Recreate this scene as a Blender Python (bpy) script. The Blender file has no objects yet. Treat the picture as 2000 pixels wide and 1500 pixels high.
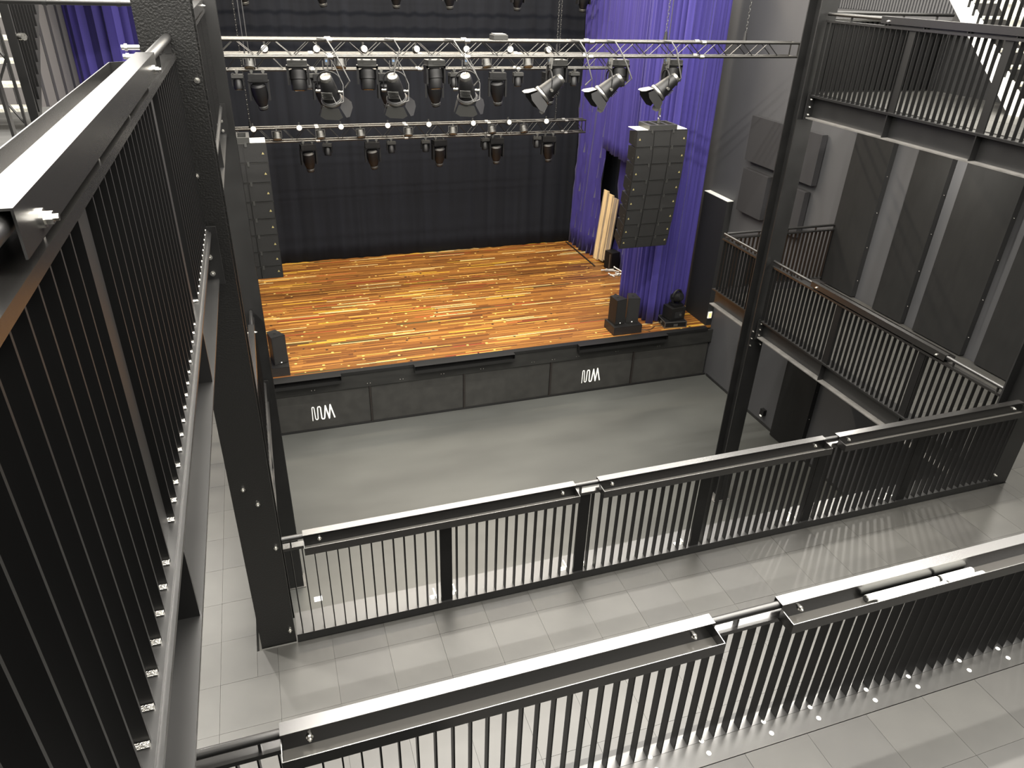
import bpy, math, random
from mathutils import Vector, Matrix, Euler
R = math.radians
random.seed(7)
C = bpy.context.scene.collection
SC = bpy.context.scene

# ------------------------------------------------------------------ camera
CAMZ = 8.55                      # eye height above the hall floor
K = 0.9884                       # survey scale of the far half of the hall
cam_d = bpy.data.cameras.new('camera')
cam = bpy.data.objects.new('camera', cam_d); C.objects.link(cam)
cam_d.sensor_width = 36.0; cam_d.lens = 36.0 * 1410.4 / 2000.0
cam_d.clip_start = 0.05; cam_d.clip_end = 200
r = Vector((0.9488, -0.3143, 0.0311)).normalized()
w = Vector((0.2879, 0.8199, -0.4948)).normalized()
u = r.cross(w).normalized(); r = w.cross(u).normalized()
cam.matrix_world = Matrix(((r.x, u.x, -w.x, 0), (r.y, u.y, -w.y, 0), (r.z, u.z, -w.z, CAMZ), (0, 0, 0, 1)))
SC.camera = cam

# ------------------------------------------------------------------ world, house lights, exposure
wd = bpy.data.worlds.new('world'); SC.world = wd; wd.use_nodes = True
wd.node_tree.nodes['Background'].inputs[0].default_value = (1, 0.955, 0.875, 1)
wd.node_tree.nodes['Background'].inputs[1].default_value = 5.2
SC.view_settings.view_transform = 'Standard'; SC.view_settings.look = 'None'
SC.view_settings.exposure = 0.0; SC.view_settings.gamma = 1.0; SC.view_settings.use_curve_mapping = False
def area(name, loc, sx, sy, power, col=(1, 0.95, 0.87), aim=None, spread=180):
    d = bpy.data.lights.new(name, 'AREA'); d.shape = 'RECTANGLE'; d.size = sx; d.size_y = sy
    d.energy = power; d.color = col; d.spread = R(spread)
    o = bpy.data.objects.new(name, d); C.objects.link(o); o.location = loc
    if aim is not None:
        o.rotation_euler = (Vector(aim) - Vector(loc)).to_track_quat('-Z', 'Y').to_euler()
    return o
LZ = 12.3; XR_ = 9.78
for y, pw in ((1.6, 430), (5.6, 760), (9.0, 420), (12.4, 160)):            # rows of long house battens across the hall
    for x in (-1.0, 2.1, 5.2, 8.3):
        area('house_batten', (x, y, LZ), 3.0, 0.16, pw)
for x in (0.6, 3.5, 6.4):
    area('stage_work_light', (x, 16.4, LZ - 0.3), 2.6, 0.12, 640, (1, 0.86, 0.66), aim=(x, 15.8, 1.3))
for x, ys in ((-1.75, (2.6, 5.4, 8.2)), (8.75, (5.2, 8.0))):              # downlights under the upper galleries
    for y in ys: area('soffit_light', (x, y, 6.95), 0.16, 0.16, 230 if x < 0 else 180, (1, 0.95, 0.86))

# ------------------------------------------------------------------ materials
AL = 0.25                                      # the place is dark and strongly lit
BRIGHT = ('zinc bolt', 'white enamel', 'white vinyl print', 'white plastic pipe', 'galvanised stringer', 'ribbed galvanised tread', 'bare aluminium', 'dull aluminium tube', 'weld bead', 'orange pilot lamp', 'pale plywood', 'greyed plywood')
def mat(name, base, rough=0.5, metal=0.0, spec=0.5, noise=None, bump=None, sheen=0.0):
    if name not in BRIGHT: base = tuple(c * AL for c in base)
    """noise=(scale, amount, stretch) varies the colour; bump=(scale, strength) adds fine relief"""
    m = bpy.data.materials.new(name); m.use_nodes = True
    nt = m.node_tree; b = nt.nodes['Principled BSDF']
    b.inputs['Base Color'].default_value = (*base, 1); b.inputs['Roughness'].default_value = rough
    b.inputs['Metallic'].default_value = metal; b.inputs['Specular IOR Level'].default_value = spec
    if sheen: b.inputs['Sheen Weight'].default_value = sheen
    tc = nt.nodes.new('ShaderNodeTexCoord'); src = tc.outputs['Object']
    if noise:
        mp = nt.nodes.new('ShaderNodeMapping'); nt.links.new(src, mp.inputs[0])
        mp.inputs['Scale'].default_value = noise[2] if len(noise) > 2 else (1, 1, 1)
        n = nt.nodes.new('ShaderNodeTexNoise'); n.inputs['Scale'].default_value = noise[0]; n.inputs['Detail'].default_value = 5
        nt.links.new(mp.outputs[0], n.inputs['Vector'])
        rp = nt.nodes.new('ShaderNodeValToRGB'); a = noise[1]
        rp.color_ramp.elements[0].position = 0.3; rp.color_ramp.elements[1].position = 0.7
        rp.color_ramp.elements[0].color = (*[c * (1 - a) for c in base], 1)
        rp.color_ramp.elements[1].color = (*[min(1, c * (1 + a)) for c in base], 1)
        nt.links.new(n.outputs['Fac'], rp.inputs[0]); nt.links.new(rp.outputs[0], b.inputs['Base Color'])
    if bump:
        n = nt.nodes.new('ShaderNodeTexNoise'); n.inputs['Scale'].default_value = bump[0]; n.inputs['Detail'].default_value = 3
        nt.links.new(src, n.inputs['Vector'])
        bp = nt.nodes.new('ShaderNodeBump'); bp.inputs['Strength'].default_value = bump[1]; bp.inputs['Distance'].default_value = 0.01
        nt.links.new(n.outputs['Fac'], bp.inputs['Height']); nt.links.new(bp.outputs[0], b.inputs['Normal'])
    return m
def emat(name, col, s):
    m = mat(name, col, 0.4); b = m.node_tree.nodes['Principled BSDF']
    b.inputs['Emission Color'].default_value = (*col, 1); b.inputs['Emission Strength'].default_value = s
    return m
M = {}
M['steel'] = mat('satin black steel', (0.016, 0.0155, 0.015), 0.36, 0, 0.55, noise=(3, 0.25))
M['bar'] = mat('flat black bar paint', (0.007, 0.007, 0.0072), 0.45, 0, 0.30)
M['shelf'] = mat('satin shelf steel', (0.020, 0.019, 0.018), 0.25, 0, 0.62)
M['shelf'].node_tree.nodes['Principled BSDF'].inputs['IOR'].default_value = 1.7
M['brightened'] = mat('dusty black flange', (0.22, 0.213, 0.20), 0.45, 0, 0.6, noise=(6, 0.3))  # lit look of the right beams' lower flanges put into the base colour
M['web'] = mat('smooth black shelf back', (0.010, 0.010, 0.010), 0.22, 0, 0.45)
M['shelffloor'] = mat('dusty shelf floor', (0.17, 0.163, 0.15), 0.2, 0, 1.0)  # paler base colour paints in light reflected by the shelf floor
M['beam'] = mat('black beam paint', (0.022, 0.022, 0.022), 0.34, 0, 0.6, noise=(4, 0.3))
M['column'] = mat('black column paint', (0.022, 0.022, 0.021), 0.30, 0, 0.5, bump=(90, 0.30))
M['bolt'] = mat('zinc bolt', (0.75, 0.74, 0.70), 0.22, 1.0)
M['weld'] = mat('weld bead', (0.5, 0.49, 0.46), 0.25, 1.0, bump=(300, 0.5))
M['tile'] = mat('grey floor tile', (0.092, 0.090, 0.082), 0.45, 0, 0.4, noise=(3.2, 0.16))
M['tile2'] = mat('darker grey floor tile', (0.083, 0.081, 0.075), 0.45, 0, 0.4, noise=(3.2, 0.16))
M['slab'] = mat('slab grey', (0.10, 0.10, 0.098), 0.7)
M['hall'] = mat('dark concrete floor', (0.142, 0.146, 0.136), 0.45, 0, 0.45, noise=(1.1, 0.22, (0.35, 1.0, 1)))
M['wall'] = mat('grey wall paint', (0.118, 0.119, 0.126), 0.6, 0, 0.4, noise=(0.9, 0.12, (1, 1, 0.5)))
M['blackwall'] = mat('black wall paint', (0.018, 0.018, 0.019), 0.6)
M['fabric'] = mat('black panel cloth', (0.013, 0.013, 0.0125), 0.75, 0, 0.2, noise=(14, 0.25, (1, 1, 0.25)))
M['foam'] = mat('grey acoustic panel', (0.052, 0.051, 0.055), 0.85, 0, 0.2)
M['board'] = mat('pale grey wall board', (0.20, 0.19, 0.185), 0.6)
M['backdrop'] = mat('black stage drape', (0.0175, 0.0205, 0.030), 0.9, 0, 0.15, noise=(2.5, 0.2, (3, 3, 0.1)))
M['purple'] = mat('purple velour', (0.088, 0.066, 0.40), 0.75, 0, 0.2, noise=(3, 0.18, (4, 4, 0.2)), sheen=0.04)
M['alu'] = mat('dull aluminium tube', (0.060, 0.058, 0.054), 0.30, 0.9)
M['brace'] = mat('thin truss brace', (0.16, 0.155, 0.145), 0.35, 0.9)
M['aludark'] = mat('black anodised tube', (0.06, 0.058, 0.055), 0.35, 0.8)
M['fixture'] = mat('black fixture housing', (0.010, 0.010, 0.011), 0.5, 0, 0.3)
M['fixgrey'] = mat('grey fixture metal', (0.20, 0.20, 0.19), 0.4, 0.6)
M['silver'] = mat('bare aluminium', (0.20, 0.197, 0.186), 0.35, 0.9)
M['lens'] = mat('amber lens', (0.62, 0.50, 0.33), 0.15)
M['glass'] = mat('dark lens glass', (0.02, 0.02, 0.025), 0.08, 0, 0.8)
M['white'] = mat('white enamel', (0.82, 0.82, 0.78), 0.4)
M['speaker'] = mat('black speaker paint', (0.012, 0.0115, 0.011), 0.5, 0, 0.4, bump=(160, 0.25))
M['grille'] = mat('speaker grille', (0.016, 0.0155, 0.0145), 0.6, 0.0, 0.35, bump=(320, 0.7))
M['plinth'] = mat('brown black plywood', (0.030, 0.022, 0.018), 0.5, noise=(6, 0.3, (1, 1, 6)))
M['fascia'] = mat('scuffed black fascia board', (0.036, 0.036, 0.033), 0.5, 0, 0.5, noise=(3, 0.35, (1, 1, 3)))
M['skirt'] = mat('scuffed dark stage panel', (0.072, 0.071, 0.065), 0.5, 0, 0.5, noise=(5, 0.22))
M['edge'] = mat('black stage trim', (0.012, 0.012, 0.012), 0.45)
M['print'] = mat('white vinyl print', (0.85, 0.85, 0.80), 0.5)
M['ply'] = mat('pale plywood', (0.42, 0.31, 0.17), 0.55, noise=(7, 0.18, (2, 2, 0.2)))
M['plydark'] = mat('greyed plywood', (0.17, 0.135, 0.10), 0.6, noise=(7, 0.2, (2, 2, 0.2)))
M['pvc'] = mat('white plastic pipe', (0.42, 0.41, 0.39), 0.35)
M['tread'] = mat('ribbed galvanised tread', (0.56, 0.55, 0.48), 0.4, 0.5, bump=(60, 0.8))
M['stringer'] = mat('galvanised stringer', (0.72, 0.72, 0.68), 0.4, 0.4)
M['yellow'] = mat('yellow mark', (0.85, 0.72, 0.30), 0.5)
M['blue'] = mat('pale blue tag', (0.25, 0.42, 0.70), 0.5)
M['orange'] = emat('orange pilot lamp', (1.0, 0.42, 0.16), 1.2)
M['cable'] = mat('grey cable', (0.24, 0.235, 0.225), 0.5)
M['cableblack'] = mat('black cable', (0.02, 0.02, 0.02), 0.5)
M['ceiling'] = mat('dark ceiling', (0.06, 0.06, 0.06), 0.8)
M['plate'] = mat('worn black floor plate', (0.075, 0.074, 0.07), 0.36, 0.2, 0.6, noise=(5, 0.3))

def deck_material():
    """reclaimed strips running across the stage, each with its own tone, plus small plugs"""
    m = bpy.data.materials.new('reclaimed strip deck'); m.use_nodes = True
    nt = m.node_tree; b = nt.nodes['Principled BSDF']; L = nt.links.new
    N = lambda t: nt.nodes.new(t)
    def math_(op, a, bb=None):
        n = N('ShaderNodeMath'); n.operation = op
        for i, v in enumerate((a, bb)):
            if v is None: continue
            if isinstance(v, (int, float)): n.inputs[i].default_value = v
            else: L(v, n.inputs[i])
        return n.outputs[0]
    tc = N('ShaderNodeTexCoord'); sp = N('ShaderNodeSeparateXYZ'); L(tc.outputs['Object'], sp.inputs[0])
    X, Y = sp.outputs[0], sp.outputs[1]
    row = math_('FLOOR', math_('DIVIDE', Y, 0.033))
    wn = N('ShaderNodeTexWhiteNoise'); wn.noise_dimensions = '1D'; L(row, wn.inputs['W'])
    colx = math_('FLOOR', math_('ADD', math_('DIVIDE', X, 1.05), math_('MULTIPLY', wn.outputs['Value'], 17.0)))
    wn2 = N('ShaderNodeTexWhiteNoise'); wn2.noise_dimensions = '2D'
    cv = N('ShaderNodeCombineXYZ'); L(colx, cv.inputs[0]); L(row, cv.inputs[1]); L(cv.outputs[0], wn2.inputs['Vector'])
    rp = N('ShaderNodeValToRGB'); rp.color_ramp.interpolation = 'CONSTANT'
    pal = [(0, (0.22, 0.078, 0.016)), (0.16, (0.36, 0.14, 0.026)), (0.36, (0.46, 0.195, 0.038)), (0.54, (0.30, 0.108, 0.022)),
           (0.68, (0.58, 0.26, 0.055)), (0.80, (0.13, 0.045, 0.012)), (0.87, (0.95, 0.52, 0.10)), (0.925, (0.48, 0.075, 0.03)),
           (0.945, (1.0, 0.80, 0.36)), (0.975, (1.0, 0.62, 0.05)), (0.99, (0.07, 0.10, 0.04))]
    els = rp.color_ramp.elements
    els[0].position, els[0].color = pal[0][0], (*pal[0][1], 1)
    els[1].position, els[1].color = pal[1][0], (*pal[1][1], 1)
    for p, c in pal[2:]:
        e = els.new(p); e.color = (*c, 1)
    L(wn2.outputs['Value'], rp.inputs[0])
    # plugs: small round dots on some cells
    vo = N('ShaderNodeTexVoronoi'); vo.inputs['Scale'].default_value = 5.2
    L(tc.outputs['Object'], vo.inputs['Vector'])
    dot = math_('LESS_THAN', vo.outputs['Distance'], 0.16)
    wn3 = N('ShaderNodeTexWhiteNoise'); L(vo.outputs['Color'], wn3.inputs['Vector'])
    some = math_('GREATER_THAN', wn3.outputs['Value'], 0.35)
    rp2 = N('ShaderNodeValToRGB'); rp2.color_ramp.interpolation = 'CONSTANT'
    e = rp2.color_ramp.elements; e[0].color = (1.0, 0.72, 0.20, 1); e[1].position = 0.72; e[1].color = (0.04, 0.025, 0.015, 1)
    sc = N('ShaderNodeSeparateColor'); L(vo.outputs['Color'], sc.inputs[0]); L(sc.outputs[1], rp2.inputs[0])
    mx = N('ShaderNodeMix'); mx.data_type = 'RGBA'
    L(math_('MULTIPLY', dot, some), mx.inputs[0]); L(rp.outputs[0], mx.inputs[6]); L(rp2.outputs[0], mx.inputs[7])
    # joint between strips
    fr = math_('FRACT', math_('DIVIDE', Y, 0.033)); joint = math_('LESS_THAN', fr, 0.10)
    mx2 = N('ShaderNodeMix'); mx2.data_type = 'RGBA'; L(math_('MULTIPLY', joint, 0.7), mx2.inputs[0])
    L(mx.outputs[2], mx2.inputs[6]); mx2.inputs[7].default_value = (0.06, 0.022, 0.010, 1)
    # slow tone drift
    ns = N('ShaderNodeTexNoise'); ns.inputs['Scale'].default_value = 1.0
    mp = N('ShaderNodeMapping'); mp.inputs['Scale'].default_value = (0.3, 1.4, 1); L(tc.outputs['Object'], mp.inputs[0]); L(mp.outputs[0], ns.inputs['Vector'])
    hv = N('ShaderNodeHueSaturation'); L(mx2.outputs[2], hv.inputs['Color'])
    L(math_('MULTIPLY', math_('ADD', math_('MULTIPLY', ns.outputs['Fac'], 0.7), 0.65), AL * 1.45), hv.inputs['Value'])
    hv.inputs['Value'].default_value = 1
    L(hv.outputs[0], b.inputs['Base Color']); b.inputs['Roughness'].default_value = 0.38
    return m
M['deck'] = deck_material()

# ------------------------------------------------------------------ mesh helpers
class MB:
    def __init__(s): s.v = []; s.f = []; s.sm = []
    def add(s, vs, fs, smooth=False):
        o = len(s.v); s.v += [tuple(p) for p in vs]
        for f in fs: s.f.append(tuple(i + o for i in f)); s.sm.append(smooth)
        return s
    def box(s, c, d, rot=None):
        h = Vector(d) / 2; vs = []
        for z in (-1, 1):
            for x, y in ((-1, -1), (1, -1), (1, 1), (-1, 1)):
                p = Vector((x * h.x, y * h.y, z * h.z))
                if rot is not None: p = rot @ p
                vs.append(p + Vector(c))
        return s.add(vs, [(3, 2, 1, 0), (4, 5, 6, 7), (0, 1, 5, 4), (1, 2, 6, 5), (2, 3, 7, 6), (3, 0, 4, 7)])
    def bx(s, x0, x1, y0, y1, z0, z1): return s.box(((x0 + x1) / 2, (y0 + y1) / 2, (z0 + z1) / 2), (x1 - x0, y1 - y0, z1 - z0))
    def cyl(s, a, b, r0, r1=None, n=12, caps=True):
        a = Vector(a); b = Vector(b); r1 = r0 if r1 is None else r1
        q = (b - a).to_track_quat('Z', 'Y'); vs = []
        for p, rr in ((a, r0), (b, r1)):
            for i in range(n):
                t = 2 * math.pi * i / n; vs.append(p + q @ Vector((rr * math.cos(t), rr * math.sin(t), 0)))
        s.add(vs, [(i, (i + 1) % n, n + (i + 1) % n, n + i) for i in range(n)], True)
        if caps:
            s.add(vs[:n], [tuple(range(n - 1, -1, -1))]); s.add(vs[n:], [tuple(range(n))])
        return s
    def lathe(s, prof, origin=(0, 0, 0), rot=None, n=16):
        vs = []
        for rr, z in prof:
            for i in range(n):
                t = 2 * math.pi * i / n; p = Vector((rr * math.cos(t), rr * math.sin(t), z))
                if rot is not None: p = rot @ p
                vs.append(p + Vector(origin))
        fs = []
        for k in range(len(prof) - 1):
            for i in range(n):
                j = (i + 1) % n; fs.append((k * n + i, k * n + j, (k + 1) * n + j, (k + 1) * n + i))
        s.add(vs, fs, True)
        s.add(vs[:n], [tuple(range(n - 1, -1, -1))]); s.add(vs[-n:], [tuple(range(n))])
        return s
    def tube(s, pts, rad, n=8):
        pts = [Vector(p) for p in pts]; vs = []; m = len(pts)
        for k, p in enumerate(pts):
            t = (pts[min(k + 1, m - 1)] - pts[max(k - 1, 0)]).normalized(); q = t.to_track_quat('Z', 'Y')
            for i in range(n):
                a = 2 * math.pi * i / n; vs.append(p + q @ Vector((rad * math.cos(a), rad * math.sin(a), 0)))
        fs = [(k * n + i, k * n + (i + 1) % n, (k + 1) * n + (i + 1) % n, (k + 1) * n + i) for k in range(m - 1) for i in range(n)]
        s.add(vs, fs, True); s.add(vs[:n], [tuple(range(n - 1, -1, -1))]); s.add(vs[-n:], [tuple(range(n))])
        return s
    def prism(s, poly, a, b, ax='x'):
        """polygon (p,q) extruded along ax from a to b"""
        def pt(p, q, t): return {'x': (t, p, q), 'y': (p, t, q), 'z': (p, q, t)}[ax]
        n = len(poly); vs = [pt(p, q, a) for p, q in poly] + [pt(p, q, b) for p, q in poly]
        return s.add(vs, [tuple(range(n - 1, -1, -1)), tuple(range(n, 2 * n))] + [(i, (i + 1) % n, n + (i + 1) % n, n + i) for i in range(n)])
    def mesh(s, name, m):
        me = bpy.data.meshes.new(name); me.from_pydata(s.v, [], s.f)
        me.polygons.foreach_set('use_smooth', s.sm); me.materials.append(M[m])
        import bmesh
        bm = bmesh.new(); bm.from_mesh(me); bmesh.ops.recalc_face_normals(bm, faces=bm.faces); bm.to_mesh(me); bm.free()
        me.set_sharp_from_angle(angle=R(40)); me.update()
        return me
    def build(s, name, m, parent=None, loc=(0, 0, 0), rot=None):
        return put(s.mesh(name, m), name, parent, loc, rot)
def put(me, name, parent=None, loc=(0, 0, 0), rot=None):
    o = bpy.data.objects.new(name, me); C.objects.link(o); o.parent = parent; o.location = loc
    if rot is not None: o.rotation_euler = rot
    return o
def tag(o, label=None, cat=None, group=None, kind=None):
    for k, v in (('label', label), ('category', cat), ('group', group), ('kind', kind)):
        if v: o[k] = v
    return o
def thing(name, label, cat, loc=(0, 0, 0), rotz=0, group=None):
    o = bpy.data.objects.new(name, None); C.objects.link(o); o.location = loc; o.rotation_euler = (0, 0, rotz)
    o.empty_display_size = 0.1
    return tag(o, label, cat, group)
def copy_tree(o, parent=None):
    c = o.copy(); C.objects.link(c); c.parent = parent
    for ch in list(o.children): copy_tree(ch, c)
    return c
def W(x, y, z=0): return Vector((K * x, K * y, K * z + CAMZ))

# ------------------------------------------------------------------ levels and grid
L1 = 3.68; L2 = 7.20; TIER = 4.655; STG = 1.30; SY = 13.36
XR = 9.78; XL = -2.74; CX = 3.52
CEIL = 9.3; YB = 21.6; YN = -3.0

# ------------------------------------------------------------------ setting
def struct(name, mb, m, parent=None): return tag(mb.build(name, m, parent), kind=None if parent else 'structure')
struct('floor', MB().bx(XL - .2, XR + .2, YN - .2, YB + .2, -0.3, 0), 'hall')
wr = struct('wall_right', MB().bx(XR, XR + .2, YN, YB, 0, 8.9), 'wall')
wl = struct('wall_left', MB().bx(XL - .2, XL, YN, YB, 0, CEIL), 'blackwall')
struct('wall_stage', MB().bx(XL, XR, YB, YB + .2, 0, CEIL), 'blackwall')
struct('wall_rear', MB().bx(XL, XR, YN - .2, YN, 0, CEIL), 'wall')
struct('baseboard_right', MB().bx(XR - .015, XR - .001, 4.0, SY - .05, 0.002, .06), 'beam')
bm_ = MB()
for i in range(70):                                                   # ribbed sheet along the top of the right wall
    y = 8.0 + i * 0.06; bm_.bx(XR - .02, XR - .001, y, y + .03, 8.2, 8.88)
tag(bm_.build('ribbed_sheet', 'wall', wr), kind='stuff')
# pale boards with dark gaps on the left wall near the stage
for i in range(7):
    MB().bx(XL + .001, XL + .06, 10.0 + i * .66, 10.0 + i * .66 + .50, 4.2, 9.2).build('wall_board', 'board', wl)
    MB().bx(XL + .001, XL + .065, 10.0 + i * .66 + .505, 10.0 + i * .66 + .655, 4.2, 9.2).build('cover_strip', 'blackwall', wl)

MB().bx(XR - .03, XR - .001, 4.0, 9.10, L2, 8.88).build('wall_lining', 'blackwall', wr)
struct('added_shade_slab', MB().bx(XL, -.9, 10.6, 20.0, 9.34, 9.5), 'slab')  # unseen slab above view, added to shade the left purple curtain

TS = 0.435
tile_me = {}
def tile_mesh(sx, sy, m):
    k = (round(sx, 3), round(sy, 3), m)
    if k not in tile_me: tile_me[k] = MB().bx(0, sx, 0, sy, 0, 0.012).mesh('tile', m)
    return tile_me[k]
def tiled_floor(name, x0, x1, y0, y1, z, tx0=-0.401, ty0=3.746, tiles=True):
    o = struct(name, MB().bx(x0, x1, y0, y1, z - .16, z - .012), 'slab')
    if not tiles: return o
    i0 = math.floor((x0 - tx0) / TS); i1 = math.ceil((x1 - tx0) / TS)
    j0 = math.floor((y0 - ty0) / TS); j1 = math.ceil((y1 - ty0) / TS)
    for i in range(i0, i1):
        for j in range(j0, j1):
            a, b = max(x0, tx0 + i * TS), min(x1, tx0 + (i + 1) * TS); c, d = max(y0, ty0 + j * TS), min(y1, ty0 + (j + 1) * TS)
            if b - a < .03 or d - c < .03: continue
            g = .0009
            put(tile_mesh(b - a - 2 * g, d - c - 2 * g, 'tile' if random.random() < .6 else 'tile2'), 'tile', o, (a + g, c + g, z - .012 + random.uniform(-.0006, .0006)))
    return o
J0 = 3.746 + TS; JX = -.401 + 18 * TS
tiled_floor('floor_walkway', -.401, JX, 2.25, 4.435, L1)
tiled_floor('floor_walkway_left', -2.0, -.401, 2.25, J0, L1)
tiled_floor('floor_walkway_right', JX, 9.75, 2.25, J0, L1)
tiled_floor('floor_gallery_left', -2.0, -.56, J0, 10.1, L1)
tiled_floor('floor_gallery_right', 7.56, 9.75, J0, 10.1, L1)
tiled_floor('floor_corner_left', -.56, -.401, J0, 4.435, L1)
tiled_floor('floor_corner_right', JX, 7.56, J0, 4.435, L1)
tiled_floor('floor_upper_gallery_right', 7.56, 9.75, 4.0, 9.12, L2)
tiled_floor('floor_upper_gallery_left', -2.7, -.56, .6, 9.05, L2, tiles=False)
tiled_floor('floor_tier', .6, 7.2, .5, 1.985, TIER)
struct('trim_1', MB().bx(-2.0, 9.75, 2.20, 2.245, L1 - .1, TIER - .02), 'blackwall')      # riser below the raised tier

# ------------------------------------------------------------------ railings
RH = 1.028                                     # base of the balusters to the top of the shelf
def bolt_mesh():
    mb = MB(); mb.cyl((0, 0, 0), (0, 0, .006), .016, n=10); mb.cyl((0, 0, .006), (0, 0, .018), .011, n=6); mb.cyl((0, 0, .018), (0, 0, .026), .006, n=8)
    return mb.mesh('bolt', 'bolt')
BOLT = bolt_mesh()
BAL = MB().bx(-.004, .004, -.025, .025, 0, RH - .125).mesh('baluster', 'bar')
POST = MB().bx(-.05, .05, -.011, .011, 0, RH - .125).mesh('post', 'bar')
WELD = MB().cyl((.009, -.024, 0), (.009, .024, 0), .007, n=6).mesh('weld_bead', 'weld')
def tray_parts(parent, s0, s1, z, bolts=True, flip=1):
    """drinks shelf: top flange over the tube, web, floor and upstand lip with end plates; shelf on the -y side"""
    t = .004; mb = MB()
    mb.bx(s0, s1, -.033, .033, z - t, z)                           # flange
    mb.bx(s0, s1, .033 - t, .033, z - .078, z - t)                  # far skirt
    mb.bx(s0, s1, -.133 - t, -.133, z - .106, z - .036)             # lip
    for s in (s0, s1 - t): mb.prism([(-.133, z - .106), (-.033, z - .106), (-.033, z - .030), (-.133, z - .036)], s, s + t, 'x')
    o = mb.build('drinks_shelf', 'shelf', parent)
    MB().bx(s0, s1, -.033, -.033 + t, z - .106, z - t).build('shelf_back', 'web', o)
    MB().bx(s0 + t, s1 - t, -.133, -.033, z - .106, z - .106 + t).build('shelf_floor', 'shelffloor', o)
    n = max(2, int((s1 - s0) / 2.2) + 1)
    for i in range(n):
        s = s0 + .12 + (s1 - s0 - .24) * i / (n - 1)
        put(BOLT, 'bolt', o, (s, -.033, z - .05), (R(90), 0, 0))
        put(BOLT, 'bolt', o, (s, .033, z - .05), (R(-90), 0, 0))
    return o
def railing(name, label, loc, rotz, length, posts, trays, group=None, sp=.0875, welds=False, kerb=.085, tube=None, feet=False, start=.05):
    t = thing(name, label, 'railing', loc, rotz, group)
    zt = RH - .004 - .024
    a, b = tube or (0, length)
    MB().cyl((a, 0, zt), (b, 0, zt), .022, n=14).build('handrail', 'steel', t)
    MB().bx(0, length, -.03, .03, RH - .125, RH - .098).build('top_bar', 'shelf', t)
    MB().bx(0, length, -.03, .035, -kerb, 0).build('base_bar', 'beam', t)
    k = 0; s = .06
    while s < length:
        MB().box((s, 0, RH - .072), (.012, .03, .05)).build('handrail_bracket', 'steel', t); s += .6
    for p in posts:
        put(POST, 'post', t, (p, 0, 0))
        if feet:
            for e in (-1, 1): MB().bx(p + e * .09 - .03, p + e * .09 + .03, .045, .15, -.085, -.076).bx(p + e * .09 - .005, p + e * .09 + .005, .045, .14, -.076, .02).build('foot_plate', 'stringer', t)
    s = start
    while s < length - .02:
        if all(abs(s - p) > .06 for p in posts):
            put(BAL, 'baluster', t, (s, 0, 0))
            if welds: put(WELD, 'weld_bead', t, (s, 0, .004))
        s += sp
    for s0, s1 in trays: tray_parts(t, s0, s1, RH)
    return t
Z1 = L1 + .085
# rear balcony railing at the head of the hall
railing('balcony_railing', 'long black railing with three drinks shelves overlooking the hall floor', (-.235, 4.467, Z1), 0, 7.52,
        [1.27, 2.51, 3.73, 5.03, 6.26], [(.155, 2.40), (2.62, 4.98), (5.13, 7.50)], feet=True)
# raised tier railing in front of it
r2 = railing('tier_railing', 'black railing with white tubes lying in its drinks shelf', (-1.0, 2.157, TIER), 0, 10.7,
        [], [(.75, 2.90), (3.31, 5.60), (5.90, 8.2)], kerb=.02, start=.03)
# upper left railing beside the viewer
railing('gallery_railing', 'tall dark railing with wide cream topped shelf running to the textured column', (-.383, 4.435, L2 + .005), R(-90), 5.235,
        [1.235, 2.755], [(1.025, 3.235)], welds=True, kerb=.012)
railing('gallery_railing', 'black railing hidden edge on between the two left columns, upper level', (-.383, 8.86, L2 + .005), R(-90), 4.1,
        [1.2, 2.5], [(.45, 3.5)], kerb=.012)
railing('gallery_railing', 'black railing seen edge on between the two left columns, lower level', (-.383, 8.86, Z1), R(-90), 4.1, [1.2, 2.5], [(.45, 3.5)], kerb=.012)
# right hand galleries: shelf faces the gallery, so the run is turned round
railing('gallery_railing', 'lower right gallery railing with one shelf between two columns', (7.373, 4.76, Z1), R(90), 4.1,
        [1.09, 2.57], [(.77, 3.18)], kerb=.012)
rb = railing('gallery_railing', 'short lower right railing between the column and black panel', (7.373, 9.18, Z1), R(90), 1.07, [], [], kerb=.012)
railing('gallery_railing', 'black cross railing closing the end of the lower right gallery', (7.42, 10.26, Z1), 0, 2.30, [.9], [], kerb=.012)
railing('gallery_railing', 'upper right gallery railing in front of the galvanised stair', (7.373, 4.76, L2 + .005), R(90), 4.1,
        [1.33, 2.61], [(.1, 3.12)], kerb=.012)

railing('gallery_railing', 'black cross railing closing the end of the upper right gallery', (7.56, 9.06, L2 + .013), 0, 2.15, [], [], kerb=.012)
tag(MB().bx(0, 2.18, 0, .012, 0, .93).build('black_screen', 'bar', None, (7.56, 9.105, L2 + .002)), 'thin black screen sheet behind the upper right cross railing', 'screen')

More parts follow.
